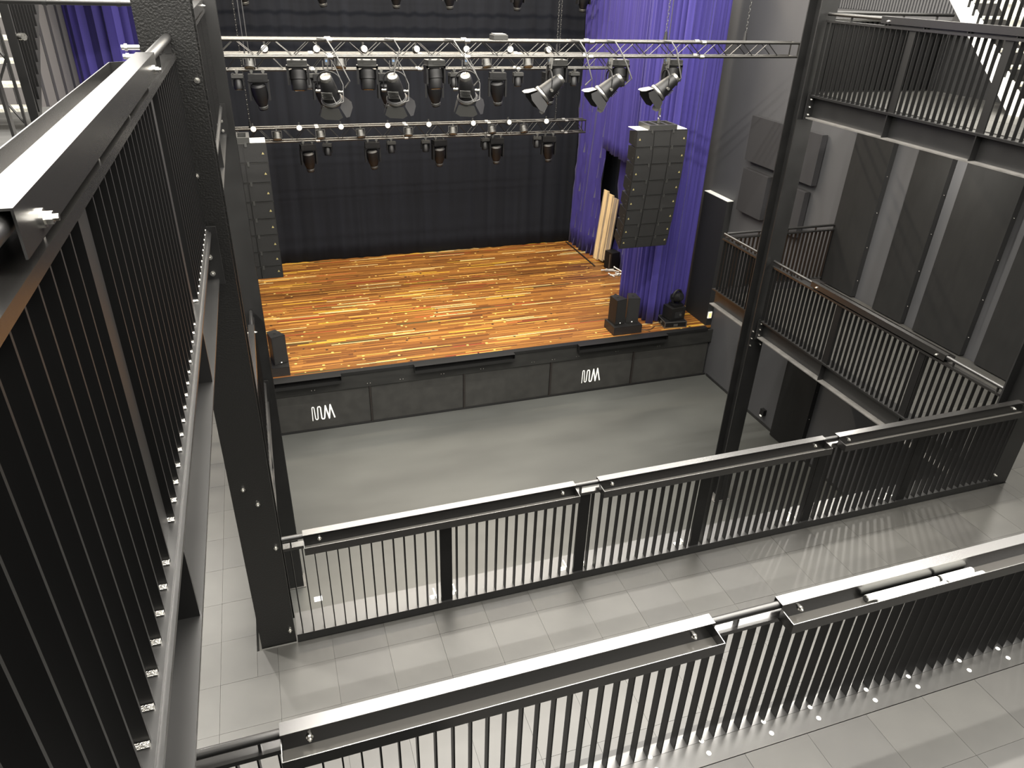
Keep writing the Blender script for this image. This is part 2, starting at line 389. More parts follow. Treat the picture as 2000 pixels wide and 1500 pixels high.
# ------------------------------------------------------------------ steel frame
def hbeam_profile(w_, h, tf, tw):
    return [(-w_/2, 0), (w_/2, 0), (w_/2, tf), (tw/2, tf), (tw/2, h - tf), (w_/2, h - tf), (w_/2, h), (-w_/2, h), (-w_/2, h - tf), (-tw/2, h - tf), (-tw/2, tf), (-w_/2, tf)]
def column(label, x0, x1, y0, d, z0, z1, m='beam', bolts=()):
    xc = (x0 + x1) / 2; t = thing('steel_column', label, 'column', (xc, y0, z0))
    wd_ = x1 - x0; tf = .018
    pr = [(-wd_/2, 0), (wd_/2, 0), (wd_/2, tf), (.008, tf), (.008, d - tf), (wd_/2, d - tf), (wd_/2, d), (-wd_/2, d), (-wd_/2, d - tf), (-.008, d - tf), (-.008, tf), (-wd_/2, tf)]
    MB().prism(pr, 0.001, z1 - z0, 'z').build('shaft', m, t)
    if z0 < 1: MB().bx(-wd_/2 - .03, wd_/2 + .03, -.02, d + .02, 0, .015).build('base_plate', 'brightened', t)
    for (bx_, bz) in bolts: put(BOLT, 'bolt', t, (bx_, 0, bz - z0), (R(90), 0, 0))
    return t
column('thick black column with pebbled paint where the cream topped shelf ends', -.52, -.246, 4.447, .28, L1, CEIL - .01, 'column',
       bolts=[(.10, Z1 + .06), (.10, Z1 + .95), (.11, 8.0), (.02, 7.5), (.06, 7.0), (-.05, 5.3), (.03, 5.15)])
column('slim black column rising from the hall floor beside the left loudspeaker array', -.50, -.246, 8.88, .27, 0, CEIL - .01)
column('black column carrying the right galleries, standing on the hall floor', 7.255, 7.53, 8.90, .27, 0, CEIL - .01,
       bolts=[(-.10, 3.55), (-.10, 3.42), (-.10, 3.29), (.10, 3.55), (.10, 3.42), (.10, 3.29)])
column('black column at the right end of the balcony railing', 7.30, 7.56, 4.447, .28, L1, CEIL - .01,
       bolts=[(-.09, Z1 + .06), (-.09, Z1 + .95)])
def edge_beam(label, x0, x1, y0, y1, ztop, depth, along, stiff=(), plates=(), lower_mat='beam'):
    """I beam; along 'x' or 'y'"""
    t = thing('steel_beam', label, 'beam', (x0, y0, ztop - depth))
    Lx, Ly = x1 - x0, y1 - y0; tf = .016
    def bb(a0, a1, w0, w1, z0, z1, nm, mm='beam'):
        if along == 'x': MB().bx(a0, a1, w0, w1, z0, z1).build(nm, mm, t)
        else: MB().bx(w0, w1, a0, a1, z0, z1).build(nm, mm, t)
    ln, wd_ = (Lx, Ly) if along == 'x' else (Ly, Lx)
    bb(0, ln, 0, wd_, depth - tf, depth, 'top_flange'); bb(0, ln, 0, wd_, 0, tf, 'bottom_flange', lower_mat); bb(0, ln, wd_/2 - .006, wd_/2 + .006, tf, depth - tf, 'web')
    for s in stiff:
        for a, b in ((.005, wd_/2 - .006), (wd_/2 + .006, wd_ - .005)): bb(s - .006, s + .006, a, b, tf, depth - tf, 'stiffener')
    for s, side in plates:
        # end plate bolted through to the column, on the hall side
        w0, w1 = (wd_ - .1, wd_ + .03) if side > 0 else (-.03, .10)
        bb(s - .008, s + .008, w0, w1, -.02, depth + .03, 'end_plate')
        for i in range(3):
            wz = .05 + i * (depth - .1) / 2; wv = wd_ + .004 if side > 0 else -.004
            if along == 'y': put(BOLT, 'bolt', t, (wd_ - .03 if side > 0 else .03, s - .008, wz), (R(90), 0, 0))
    return t
BD = .30
edge_beam('dark edge beam under the balcony railing', -.24, 7.29, 4.437, 4.765, L1 - .002, BD, 'x', stiff=[1.3, 2.5, 3.7, 5.0, 6.3])
edge_beam('black floor beam under the cream topped railing beside the viewer', -.545, -.336, -1.0, 4.425, L2 - .008, BD, 'y', stiff=[2.68, 4.1], plates=[(5.40, 1)])
edge_beam('black floor beam between the two left columns, upper level', -.545, -.336, 4.75, 8.86, L2 - .008, BD, 'y', stiff=[1.2, 2.5], plates=[(4.09, 1)])
edge_beam('black floor beam between the two left columns, lower level', -.545, -.336, 4.78, 8.86, Z1 - .014, BD, 'y', stiff=[1.2, 2.5], plates=[(4.06, 1)])
edge_beam('lower right gallery beam below its railing', 7.345, 7.55, 4.75, 8.88, Z1 - .014, BD, 'y', stiff=[1.1, 2.6], plates=[(4.10, -1)], lower_mat='brightened')
edge_beam('short lower right gallery beam ending at the black panel', 7.345, 7.55, 9.19, 10.30, Z1 - .014, BD, 'y', lower_mat='brightened')
edge_beam('upper right gallery beam below the galvanised stair', 7.345, 7.55, 4.75, 8.88, L2 - .008, BD, 'y', stiff=[1.35, 2.65], plates=[(4.10, -1)], lower_mat='brightened')
pl = thing('floor_plate', 'black floor plate with pairs of white washers along the tier railing foot', 'floor plate', (0, 0, TIER - .012))
MB().bx(.6, 7.2, 1.99, 2.2, 0, .010).build('plate', 'plate', pl)
sx = 1.67
WASH = MB().cyl((0, 0, 0), (0, 0, .003), .014, n=12).cyl((0, 0, .003), (0, 0, .005), .006, n=6).mesh('washer', 'print')
for i in range(16):
    for y in (2.13, 2.05): put(WASH, 'washer', pl, (sx, y, .010))
    sx += .34 if i % 2 == 0 else .43

# ------------------------------------------------------------------ right wall dressing
def cloth_panel(label, y0, y1, z0, z1):
    t = thing('wall_panel', label, 'wall panel', (XR, (y0 + y1) / 2, z0), 0, 'tall black cloth panels on the right wall')
    h = (y1 - y0) / 2; H = z1 - z0
    MB().bx(-.10, -.001, -h, -h + .03, 0, H).bx(-.10, -.001, h - .03, h, 0, H).bx(-.10, -.001, -h + .03, h - .03, H - .03, H).bx(-.10, -.001, -h + .03, h - .03, 0, .03).build('frame', 'blackwall', t)
    # stretched cloth that bellies slightly
    n, m = 14, 24; vs = []; fs = []
    for i in range(n + 1):
        for j in range(m + 1):
            a, b = i / n, j / m
            sag = .012 * math.sin(math.pi * a) * math.sin(math.pi * b) + .007 * math.sin(9 * b - 2.2 * math.sin(math.pi * a) * 2) * math.sin(math.pi * a) * max(0, b - .45)
            vs.append((-.101 - sag, -h + 2 * h * a, H * b))
    for i in range(n):
        for j in range(m): q = i * (m + 1) + j; fs.append((q, q + 1, q + m + 2, q + m + 1))
    MB().add(vs, fs, True).build('cloth', 'fabric', t)
    for j in range(5): put(BOLT, 'screw', t, (-.05, -h, .3 + j * H / 5.2), (R(90), 0, 0), ).scale = (.45, .45, .45)
for nm, y0, y1 in (('by the end of the lower gallery railing', 9.44, 10.28), ('between the two narrow grey strips', 8.28, 8.92), ('with creased cloth at its top', 7.08, 8.02), ('behind the corner column', 5.7, 6.82)):
    cloth_panel('tall black cloth wall panel ' + nm, y0, y1, L1 + .02, 6.86)
cloth_panel('low black cloth wall panel under the right gallery', 9.66, 10.58, .02, 3.3)
def foam(label, y0, y1, z0, z1):
    t = MB(); b = .012
    mb = MB().bx(-.14, -.001, y0, y1, z0, z1)
    o = thing('acoustic_panel', label, 'acoustic panel', (XR, y0, z0), 0, 'grey acoustic boxes on the right wall')
    MB().bx(-.15, -.03, 0, y1 - y0, 0, z1 - z0).build('box', 'foam', o)
    MB().bx(-.03, -.001, .08, y1 - y0 - .08, .08, z1 - z0 - .08).build('mount', 'blackwall', o)
foam('upper square grey acoustic box on the right wall', 12.07, 13.18, 5.29, 6.17)
foam('lower square grey acoustic box above the black panel', 12.31, 13.16, 4.24, 5.12)
foam('upper narrow grey acoustic box beside the cloth panel', 11.04, 11.7, 5.27, 6.18)
foam('lower narrow grey acoustic box above the cross railing', 11.15, 11.7, 4.24, 5.12)
t = thing('black_partition', 'tall black partition standing at the right edge of the stage', 'partition', (XR - .16, 13.49, STG + .002))
MB().bx(0, .155, 0, .95, 0, 3.0).build('panel', 'blackwall', t)
MB().bx(0, .155, 0, .95, 3.0, 3.012).build('top_cap', 'stringer', t)
t = thing('pilot_lamp', 'small glowing orange lamp on the black partition edge', 'lamp', (XR - .10, 13.488, 1.50))
MB().bx(-.05, .05, -.03, -.001, 0, .16).build('housing', 'white', t); MB().bx(-.03, .03, -.034, -.03, .03, .13).build('lens', 'orange', t)

# ------------------------------------------------------------------ stage
st = thing('stage', 'wide raised stage with striped timber deck and black front', 'stage', (CX, SY, 0))
def sx_(x): return x - CX
MB().bx(sx_(XL + .01), sx_(XR - .01), .12, 8.0, 1.24, STG).build('deck', 'deck', st)
MB().bx(sx_(XL + .01), sx_(XR - .17), -.02, .12, 1.24, STG + .004).build('deck_edge', 'edge', st)
MB().bx(sx_(XL + .01), sx_(XR - .01), 0, .06, .91, 1.24).build('fascia_board', 'fascia', st)
divs = [(-.52 - 2.08) * K, -.52 * K, 1.55 * K, 3.625 * K, 5.69 * K, 7.80 * K, 9.86 * K]
for a, b in zip(divs[:-1], divs[1:]):
    MB().bx(sx_(max(a, XL + .01) + .025), sx_(b - .025), .03, .06, .04, .91).build('front_panel', 'skirt', st)
for x in divs[1:-1]: MB().bx(sx_(x) - .02, sx_(x) + .02, .005, .05, 0, .93).build('divider', 'plinth', st)
MB().bx(sx_(XL + .01), sx_(XR - .01), .0, .05, 0, .035).build('toe_strip', 'edge', st)
MB().bx(sx_(8.64), sx_(8.68), 4.5, 6.7, STG, STG + .02).build('wing_strip', 'edge', st)
for x0, x1 in ((-.36, .955), (2.47, 4.69), (6.22, 8.47)):
    mb = MB(); mb.bx(x0, x1, -.12, .0, -.004, 0).bx(x0, x1, -.02, 0, -.17, -.004).bx(x0, x1, -.12, -.02, -.17, -.165).bx(x0, x1, -.124, -.12, -.17, -.10)
    mb.bx(x0, x0 + .005, -.12, 0, -.165, -.004).bx(x1 - .005, x1, -.12, 0, -.165, -.004)
    o = mb.build('stage_tray', 'edge', None, (0, SY - .021, STG + .008))
    tag(o, {-.36: 'black metal tray hooked on the stage edge beside the lone speaker', 2.47: 'black metal tray hooked on the middle of the stage edge', 6.22: 'black metal tray hooked on the stage edge below the speaker pair'}[x0], 'tray', 'trays along the stage front')
# small pairs of screw heads along the fascia
for x in (.35, 1.5, 2.2, 3.1, 4.0, 5.2, 5.7, 6.3, 7.3, 8.4):
    for d in (0, .06):
        o = put(BOLT, 'screw', st, (sx_(x * K) + d, 0, .98), (R(90), 0, 0)); o.scale = (.4, .4, .4)
def logo(parent, x, z):
    """white wave mark: tight loops opening into a zigzag, as a flat print"""
    P = [(0.005, 0.0), (0.012, .30), (.020, .325), (.045, .325), (.055, .30), (.065, .04), (.08, .015), (.10, .015), (.115, .04), (.125, .29), (.14, .32), (.17, .32), (.185, .29),
         (.19, .04), (.205, .012), (.235, .012), (.25, .04), (.285, .325), (.345, .012), (.385, .335), (.455, .02)]
    wds = [.007, .008, .008, .008, .008, .009, .009, .010, .010, .011, .011, .012, .012, .013, .013, .013, .014, .014, .014, .014, .014]
    mb = MB()
    for i in range(len(P) - 1):
        a, b = Vector((P[i][0], P[i][1])), Vector((P[i + 1][0], P[i + 1][1])); d = (b - a).normalized(); n = Vector((-d.y, d.x))
        wa, wb = wds[i], wds[i + 1]
        q = [a - n * wa, b - n * wb, b + n * wb, a + n * wa]
        mb.prism([(p.x, p.y) for p in q], -.003 - i * .00005, 0, 'y')
    for i, p in enumerate(P):
        mb.prism([(p[0] + wds[i] * math.cos(k * math.pi / 5), p[1] + wds[i] * math.sin(k * math.pi / 5)) for k in range(10)], -.0032, 0, 'y')
    return tag(mb.build('wave_logo', 'print', parent, (x, .029, z)), 'white wave shaped logo print')
logo(st, sx_(.30 * K), .24); logo(st, sx_(6.50 * K), .24)

# ------------------------------------------------------------------ drapes
def drape(name, label, path, z0, z1, amp, wave, m, seed=1, hem=.0, rows=14, group=None, slack=.0, puddle=0):
    rnd = random.Random(seed)
    pts = [Vector((p[0], p[1])) for p in path]; seg = [(b - a).length for a, b in zip(pts[:-1], pts[1:])]; tot = sum(seg)
    n = max(12, int(tot / wave * 8)); vs = []; fs = []
    ph = [rnd.uniform(0, 6.28) for _ in range(4)]
    def at(s):
        for a, b, l in zip(pts[:-1], pts[1:], seg):
            if s <= l or (b - pts[-1]).length < 1e-9: return a + (b - a) * (s / l), (b - a).normalized()
            s -= l
    for i in range(n + 1):
        s = tot * i / n; p, d = at(min(s, tot - 1e-6)); nn = Vector((-d.y, d.x))
        for j in range(rows + 1):
            t = j / rows; ph_s = s + slack * math.sin(2.3 * t + ph[2]) * .3
            f = math.sin(6.283 * ph_s / wave + 1.7 * math.sin(2.1 * ph_s / wave + ph[0]) + ph[1]) + .45 * math.sin(15.3 * ph_s / wave + ph[3])
            a = amp * (1.15 - .5 * t)
            z = z0 + (z1 - z0) * t + (hem * math.sin(3.1 * s + ph[0]) * (1 - t) ** 4)
            q = p + nn * a * f
            vs.append((q.x, q.y, z))
    for i in range(n):
        for j in range(rows): k = i * (rows + 1) + j; fs.append((k, k + 1, k + rows + 2, k + rows + 1))
    cx = sum(p.x for p in pts) / len(pts); cy = sum(p.y for p in pts) / len(pts)
    mb = MB().add([(v[0] - cx, v[1] - cy, v[2] - z0) for v in vs], fs, True)
    o = mb.build(name, m, None, (cx, cy, z0))
    sol = o.modifiers.new('thick', 'SOLIDIFY'); sol.thickness = .006; sol.offset = 0
    return tag(o, label, 'curtain', group)
TOP = 9.25
drape('backdrop_curtain', 'wide black backdrop curtain across the rear of the stage', [(-2.6, 20.12), (8.87, 20.12)], STG + .015, TOP, .022, .6, 'backdrop', 3, hem=.01, rows=18)
drape('stage_curtain', 'narrow purple curtain beside the black backdrop, reaching the deck', [(8.80, 20.02), (8.84, 19.2), (9.02, 18.62)], STG + .01, TOP, .06, .26, 'purple', 4, slack=1)
drape('stage_curtain', 'raised purple curtain cut off above the dark wing opening', [(8.86, 18.35), (8.72, 17.4), (8.62, 16.1)], 4.50, TOP, .05, .22, 'purple', 5)
drape('stage_curtain', 'shaded purple curtain gathered in the dark wing opening', [(9.30, 18.1), (9.32, 17.2), (9.32, 16.2)], STG + .01, 7.5, .06, .4, 'purple', 6, slack=2)
drape('stage_curtain', 'tall purple curtain behind the speaker pair and moving light', [(8.19, 15.35), (8.22, 14.7), (8.33, 13.95), (8.9, 14.15), (9.60, 14.52)], STG + .01, TOP, .055, .21, 'purple', 8)
drape('stage_curtain', 'purple curtain glimpsed left of the pebbled column', [(XL + .05, 14.35), (-1.9, 14.0), (-1.25, 13.95), (-1.15, 15.3)], STG + .01, TOP, .05, .35, 'purple', 9)
drape('stage_curtain', 'black masking curtain in the dark wing', [(9.58, 19.8), (9.6, 17.5), (9.6, 15.2)], STG + .01, TOP, .03, .5, 'backdrop', 12)

# ------------------------------------------------------------------ trusses
def truss(label, x0, x1, yf, zt, zb, depth=.22, m='alu', tri=False, endlip=True):
    t = thing('lighting_truss', label, 'truss', (x0, yf, zb)); ln = x1 - x0; h = zt - zb
    chords = [(0, 0), (0, h), (depth, 0), (depth, h)]
    for y, z in chords: MB().cyl((0, y, z), (ln, y, z), .021, n=10).build('chord', m, t)
    st_ = .5; n = int(ln / st_)
    br = MB()
    bars = {'f': ((0, 0), (0, h)), 'b': ((depth, 0), (depth, h)), 't': ((0, h), (depth, h)), 'u': ((0, 0), (depth, 0))}
    for key, (p, q) in bars.items():
        me = MB().cyl((0, p[0], p[1]), (.25, q[0], q[1]), .007, n=6).mesh('brace', 'brace')
        me2 = MB().cyl((.25, q[0], q[1]), (.5, p[0], p[1]), .007, n=6).mesh('brace', 'brace')
        for i in range(n):
            put(me, 'brace', t, (i * st_, 0, 0)); put(me2, 'brace', t, (i * st_, 0, 0))
    for x in (0.01, ln - .01):
        MB().cyl((x, 0, 0), (x, 0, h), .012, n=6).cyl((x, depth, 0), (x, depth, h), .012, n=6).cyl((x, 0, 0), (x, depth, 0), .012, n=6).cyl((x, 0, h), (x, depth, h), .012, n=6).build('end_frame', m, t)
    x = 2.0
    while x < ln - .5:
        for y, z in chords: MB().cyl((x - .04, y, z), (x + .04, y, z), .031, n=8).build('coupler', 'silver', t)
        x += 2.0
    return t
FT = dict(yf=11.37, zt=CAMZ - .91 * K, zb=CAMZ - 1.125 * K)
T2 = dict(yf=14.83, zt=CAMZ - 1.42 * K, zb=CAMZ - 1.69 * K)
TR = dict(yf=17.30, zt=CAMZ - 3.17 * K, zb=CAMZ - 3.46 * K)
T4 = dict(yf=18.9, zt=8.75, zb=8.5)
truss('aluminium front truss carrying the barndoor spotlights', -.9, 8.99, **FT)
truss('middle truss close behind the front truss', -.9, 7.18, **T2)
truss('low rear truss in front of the black backdrop', -.75, 7.78, **TR)
truss('high rear truss above the backdrop lights', -.75, 8.6, m='aludark', **T4)
def chain(label, x, y, z0, z1, m='fixgrey', hook=True):
    t = thing('hoist_chain', label, 'chain', (x, y, z0))
    me = [MB().tube([(a * .012, 0, .03 * b + .03) if k == 0 else (0, a * .012, .03 * b + .03) for a, b in ((-1, -.6), (-1, .6), (0, 1), (1, .6), (1, -.6), (0, -1), (-1, -.6))], .004, 5).mesh('link', m) for k in (0, 1)]
    n = min(300, int((z1 - z0 - .1) / .048))
    for i in range(n): put(me[i % 2], 'link', t, (0, 0, .08 + i * .048))
    if hook: MB().cyl((0, 0, 0.0), (0, 0, .12), .035, .02, n=10).build('hook', 'fixture', t)
    return t
chain('chain holding the free right end of the front truss', 7.95, 11.48, FT['zt'] + .03, 9.6)
chain('paired hoist chain in front of the purple curtain', 6.45, 11.48, FT['zt'] + .03, 9.6)
chain('hoist chain beside the black backdrop edge', 5.95, 14.94, T2['zt'] + .03, 9.6)

chain('hoist chain on the low rear truss beside the left array', -.15, TR['yf'] + .11, TR['zt'] + .02, 9.6)
chain('hoist chain on the low rear truss near the purple curtain', 7.0, TR['yf'] + .11, TR['zt'] + .02, 9.6)

# ------------------------------------------------------------------ lighting fixtures
def clamp(mb, x, z): mb.box((x, 0, z + .03), (.03, .04, .06)); mb.cyl((x, -.03, z + .045), (x, .03, z + .045), .03, n=8)
def mover_big(name, label, group):
    t = thing(name, label, 'stage light', group=group)
    for cx_ in (-.1, .1): mb = MB(); clamp(mb, cx_, -.05); mb.build('clamp', 'silver', t)
    MB().box((0, 0, -.115), (.33, .2, .12)).box((0, -.102, -.115), (.2, .006, .06)).build('base', 'fixture', t)
    MB().box((-.165, 0, -.33), (.035, .12, .34)).box((.165, 0, -.33), (.035, .12, .34)).box((0, 0, -.185), (.33, .12, .035)).build('yoke', 'fixture', t)
    rot = Euler((R(14), R(-6), 0)).to_matrix()
    h = MB().lathe([(.10, .17), (.135, .14), (.14, -.02), (.12, -.12), (.085, -.22), (.08, -.30)], (0, 0, -.38), rot).build('head', 'fixture', t)
    MB().lathe([(.087, -.225), (.092, -.23), (.092, -.27), (.087, -.275)], (0, 0, -.38), rot).build('lens_ring', 'fixgrey', h)
    MB().lathe([(.07, -.301), (.05, -.306)], (0, 0, -.38), rot).build('lens', 'glass', h)
    return t
def mover_small(name, label, group):
    t = thing(name, label, 'stage light', group=group)
    mb = MB(); clamp(mb, 0, -.05); mb.build('clamp', 'silver', t)
    MB().box((0, 0, -.085), (.2, .13, .06)).box((-.07, -.05, -.045), (.03, .03, .03)).build('base', 'fixgrey', t)
    MB().box((-.095, 0, -.18), (.02, .07, .15)).box((.095, 0, -.18), (.02, .07, .15)).box((0, 0, -.125), (.2, .07, .02)).build('yoke', 'fixture', t)
    h = MB().lathe([(.06, .09), (.075, .07), (.08, -.06), (.07, -.09)], (0, 0, -.23), Euler((R(-16), 0, 0)).to_matrix(), 14).build('head', 'fixture', t)
    MB().lathe([(.062, -.091), (.05, -.094)], (0, 0, -.23), Euler((R(-16), 0, 0)).to_matrix(), 14).build('lens', 'glass', h)
    return t
def wash_mover(name, label, group):
    t = thing(name, label, 'stage light', group=group)
    for cx_ in (-.07, .07): mb = MB(); clamp(mb, cx_, -.05); mb.build('clamp', 'silver', t)
    MB().box((0, 0, -.09), (.27, .2, .08)).box((0, -.102, -.09), (.12, .006, .04)).build('base', 'fixgrey', t)
    MB().box((-.14, 0, -.25), (.03, .13, .26)).box((.14, 0, -.25), (.03, .13, .26)).box((0, 0, -.145), (.31, .13, .03)).build('yoke', 'fixture', t)
    rot = Euler((R(-12), 0, 0)).to_matrix()
    h = MB().lathe([(.08, .12), (.12, .10), (.12, -.02), (.11, -.03), (.11, -.15), (.10, -.17)], (0, 0, -.29), rot).build('head', 'fixture', t)
    MB().lathe([(.095, -.171), (.07, -.178)], (0, 0, -.29), rot).build('lens', 'glass', h)
    return t
def par(name, label, group):
    t = thing(name, label, 'stage light', group=group)
    MB().box((-.10, 0, -.10), (.012, .02, .14)).box((.10, 0, -.10), (.012, .02, .14)).box((0, 0, -.035), (.2, .02, .012)).box((0, 0, -.015), (.03, .03, .04)).build('bracket', 'silver', t)
    rot = Euler((R(-28), 0, 0)).to_matrix()
    b = MB().lathe([(.05, .10), (.08, .07), (.085, -.03), (.098, -.04), (.098, -.07)], (0, 0, -.15), rot).build('can', 'fixgrey', t)
    MB().lathe([(.08, -.071), (.06, -.078)], (0, 0, -.15), rot).build('lens', 'lens', b)
    return t
def globe(name, label, group):
    t = thing(name, label, 'stage light', group=group)
    MB().box((0, 0, .03), (.03, .03, .07)).cyl((0, 0, -.04), (0, 0, .03), .018, n=8).build('clamp', 'fixgrey', t)
    rot = Euler((R(75), 0, 0)).to_matrix()
    b = MB().lathe([(.04, -.07), (.062, -.05), (.066, .03), (.06, .045)], (0, -.03, -.05), rot, 14).build('housing', 'fixgrey', t)
    MB().lathe([(.057, .046), (.045, .058), (.02, .064)], (0, -.03, -.05), rot, 14).build('front_glass', 'white', b)
    return t
def fresnel(name, label, group, pos, aim):
    """spotlight with yoke, ribbed body, silver cap and four barndoor leaves, aimed at the stage"""
    t = thing(name, label, 'stage light', pos, 0, group)
    d = (Vector(aim) - (Vector(pos) + Vector((0, 0, -.38)))).normalized()
    pan = math.atan2(d.x, d.y)                      # yaw from +y towards +x
    t.rotation_euler = (0, 0, -pan)
    tilt = math.asin(-d.z)
    mb = MB(); mb.box((0, 0, .0), (.05, .06, .09)).cyl((0, 0, -.12), (0, 0, 0), .011, n=8).box((0, 0, -.10), (.14, .02, .012)).box((-.065, 0, -.05), (.012, .02, .11)).box((.065, 0, -.05), (.012, .02, .11)); mb.build('hook_clamp', 'silver', t)
    MB().box((0, 0, .01), (.03, .064, .03)).build('safety_tag', 'blue', t)
    arc = [(-.17, 0, -.40)] + [(-.17 * math.cos(a), 0, -.25 + .12 * math.sin(a)) for a in [k * math.pi / 10 for k in range(11)]] + [(.17, 0, -.40)]
    MB().tube(arc, .011, 8).build('yoke', 'fixture', t)
    MB().cyl((-.20, 0, -.40), (-.13, 0, -.40), .022, n=10).build('knob', 'silver', t); MB().cyl((.13, 0, -.40), (.20, 0, -.40), .022, n=10).build('knob', 'silver', t)
    rot = Euler((R(-90) - tilt, 0, 0)).to_matrix()   # lathe +z -> aim direction
    o = (0, 0, -.40)
    b = MB().lathe([(.075, -.22), (.095, -.19), (.11, -.10), (.125, .02), (.135, .10), (.15, .11), (.15, .17), (.14, .175)], o, rot, 18).build('body', 'fixture', t)
    MB().lathe([(.04, -.262), (.075, -.255), (.09, -.222), (.085, -.205)], o, rot, 12).build('rear_cap', 'silver', b)
    mb = MB()
    for k in range(5): mb.box(Vector(o) + rot @ Vector((0, .118 + .002 * k, -.07 + k * .025)), (.16, .02, .008), rot)
    mb.build('cooling_fins', 'fixgrey', b)
    MB().lathe([(.152, .12), (.156, .125), (.156, .155), (.152, .16)], o, rot, 18).build('colour_frame', 'silver', b)
    MB().lathe([(.125, .176), (.09, .19)], o, rot, 18).build('lens', 'glass', b)
    for k, (ln, sp_, mm) in enumerate(((.20, 28, 'silver'), (.20, 30, 'fixture'), (.17, 20, 'fixgrey'), (.17, 25, 'fixture'))):
        az = Matrix.Rotation(k * math.pi / 2, 3, 'Z'); fl = Matrix.Rotation(R(sp_), 3, 'X')
        pl_ = [(-.12, 0), (.12, 0), (.17, ln * .75), (.10, ln), (-.10, ln), (-.17, ln * .75)]
        vs = []
        for off in (-.0015, .0015):
            for p, q in pl_:
                v = fl @ Vector((p, off, q)); v = v + Vector((0, -.14, .175)); vs.append(Vector(o) + rot @ (az @ v))
        n = len(pl_)
        MB().add(vs, [tuple(range(n - 1, -1, -1)), tuple(range(n, 2 * n))] + [(i, (i + 1) % n, n + (i + 1) % n, n + i) for i in range(n)]).build('barndoor_leaf', mm, b)
    cb = [(.03, .02, .05), (.10, .04, -.08), (.20, .02, -.30), (.21, -.05, -.52), (.12, -.10, -.55), (.05, -.10, -.40)]
    MB().tube([Vector(p) for p in cb], .006, 6).build('power_cable', 'cable', t)
    return t
G = 'barndoor spotlights on the front truss'
for x in (1.05, 2.0, 3.09): fresnel('barndoor_spotlight', 'spotlight with barndoor leaves facing away, over the left half of the stage', G, (x, FT['yf'], FT['zb'] - .06), (x + .35, 12.15, 5.6))
for x in (4.44, 5.46, 6.48): fresnel('barndoor_spotlight', 'tilted spotlight with barndoor leaves pointing across the stage towards its left side', G, (x, FT['yf'], FT['zb'] - .06), (x - 2.4, 11.75, 4.9))
def spread(maker, name, label, group, xs, y, z):
    p = maker(name, label, group); z += .015
    for i, x in enumerate(xs):
        o = p if i == 0 else copy_tree(p)
        o.location = (x, y, z); o.rotation_euler = (0, 0, R(random.uniform(-14, 14)))
spread(wash_mover, 'wash_moving_light', 'stubby moving wash light hanging from the front truss', 'wash lights on the front truss', (.65, 1.64, 2.65, 4.64, 5.73, 6.71), FT['yf'] + .22, FT['zb'] - .025)
spread(mover_big, 'moving_head_light', 'large moving head light hanging from the middle truss', 'large moving heads on the middle truss', (.12, 1.25, 2.45, 3.38, 4.67, 5.81), T2['yf'], T2['zb'] - .025)
spread(mover_small, 'small_moving_light', 'small moving light hanging from the middle truss', 'small moving lights on the middle truss', (-.23, 1.01, 2.1, 3.77, 5.1, 6.32), T2['yf'], T2['zb'] - .025)
spread(globe, 'round_white_light', 'round white light on top of the middle truss', 'round white lights on the middle truss', (.3, 1.2, 2.04, 3.02, 4.01, 4.9, 5.69), T2['yf'] - .03, T2['zt'] + .12)
spread(par, 'par_can', 'amber par can inside the middle truss', 'par cans on the middle truss', (.01, 1.61, 4.43, 5.29), T2['yf'] - .03, T2['zt'] - .03)
spread(mover_big, 'moving_head_light', 'large moving head light hanging from the low rear truss', 'large moving heads on the rear truss', (1.01, 2.45, 4.03, 5.45, 6.81), TR['yf'], TR['zb'] - .025)
spread(mover_small, 'small_moving_light', 'small moving light hanging from the low rear truss', 'small moving lights on the rear truss', (1.44, 2.89, 3.7, 5.16, 6.5), TR['yf'], TR['zb'] - .025)
spread(globe, 'round_white_light', 'round white light on top of the low rear truss', 'round white lights on the rear truss', (-.1, .87, 1.77, 2.83, 3.78, 4.84, 5.72, 6.7), TR['yf'] - .03, TR['zt'] + .04)
spread(par, 'par_can', 'amber par can inside the low rear truss', 'par cans on the rear truss', (.38, 1.31, 2.2, 3.3, 4.36, 5.32, 6.13), TR['yf'] - .03, TR['zt'] - .03)
spread(mover_big, 'moving_head_light', 'moving head light hanging high before the backdrop', 'moving heads on the high truss', (.06, 1.74, 3.44, 4.71, 6.43, 8.17), T4['yf'], T4['zb'] - .10)

jb = thing('junction_box', 'small metal junction box sitting on top of the front truss', 'box', (3.62, FT['yf'] + .11, FT['zt'] + .022))
MB().bx(-.11, .11, -.12, .12, 0, .06).build('case', 'fixgrey', jb); MB().bx(-.09, .09, -.10, .10, .06, .075).build('lid', 'silver', jb)
# cables dropping from the front truss
for i, (x, dx) in enumerate(((1.08, .25), (2.02, -.05), (2.9, .35), (4.9, .2), (5.5, .3), (6.5, .2))):
    z = FT['zt']; pts = [(x - .15, FT['yf'] - .03, z + .03), (x - .02, FT['yf'] - .04, z + .02), (x + .05, FT['yf'] - .12, z - .1), (x + dx * .7, FT['yf'] - .12, z - .35), (x + dx, FT['yf'] - .12, z - .52), (x + dx - .06, FT['yf'] - .03, z - .62)]
    tag(MB().tube(pts, .011, 6).build('power_cable', 'cable'), 'grey cable looping down from the front truss to a spotlight', 'cable', 'cables on the front truss')
for x in (-.05, .02):
    tag(MB().tube([(x, 14.75, 6.95), (x - .01, 14.8, 9), (x, 14.8, 9.4)], .012, 6).build('power_cable', 'cableblack'), 'black cable hanging beside the slim left column', 'cable', 'hanging cables at left')

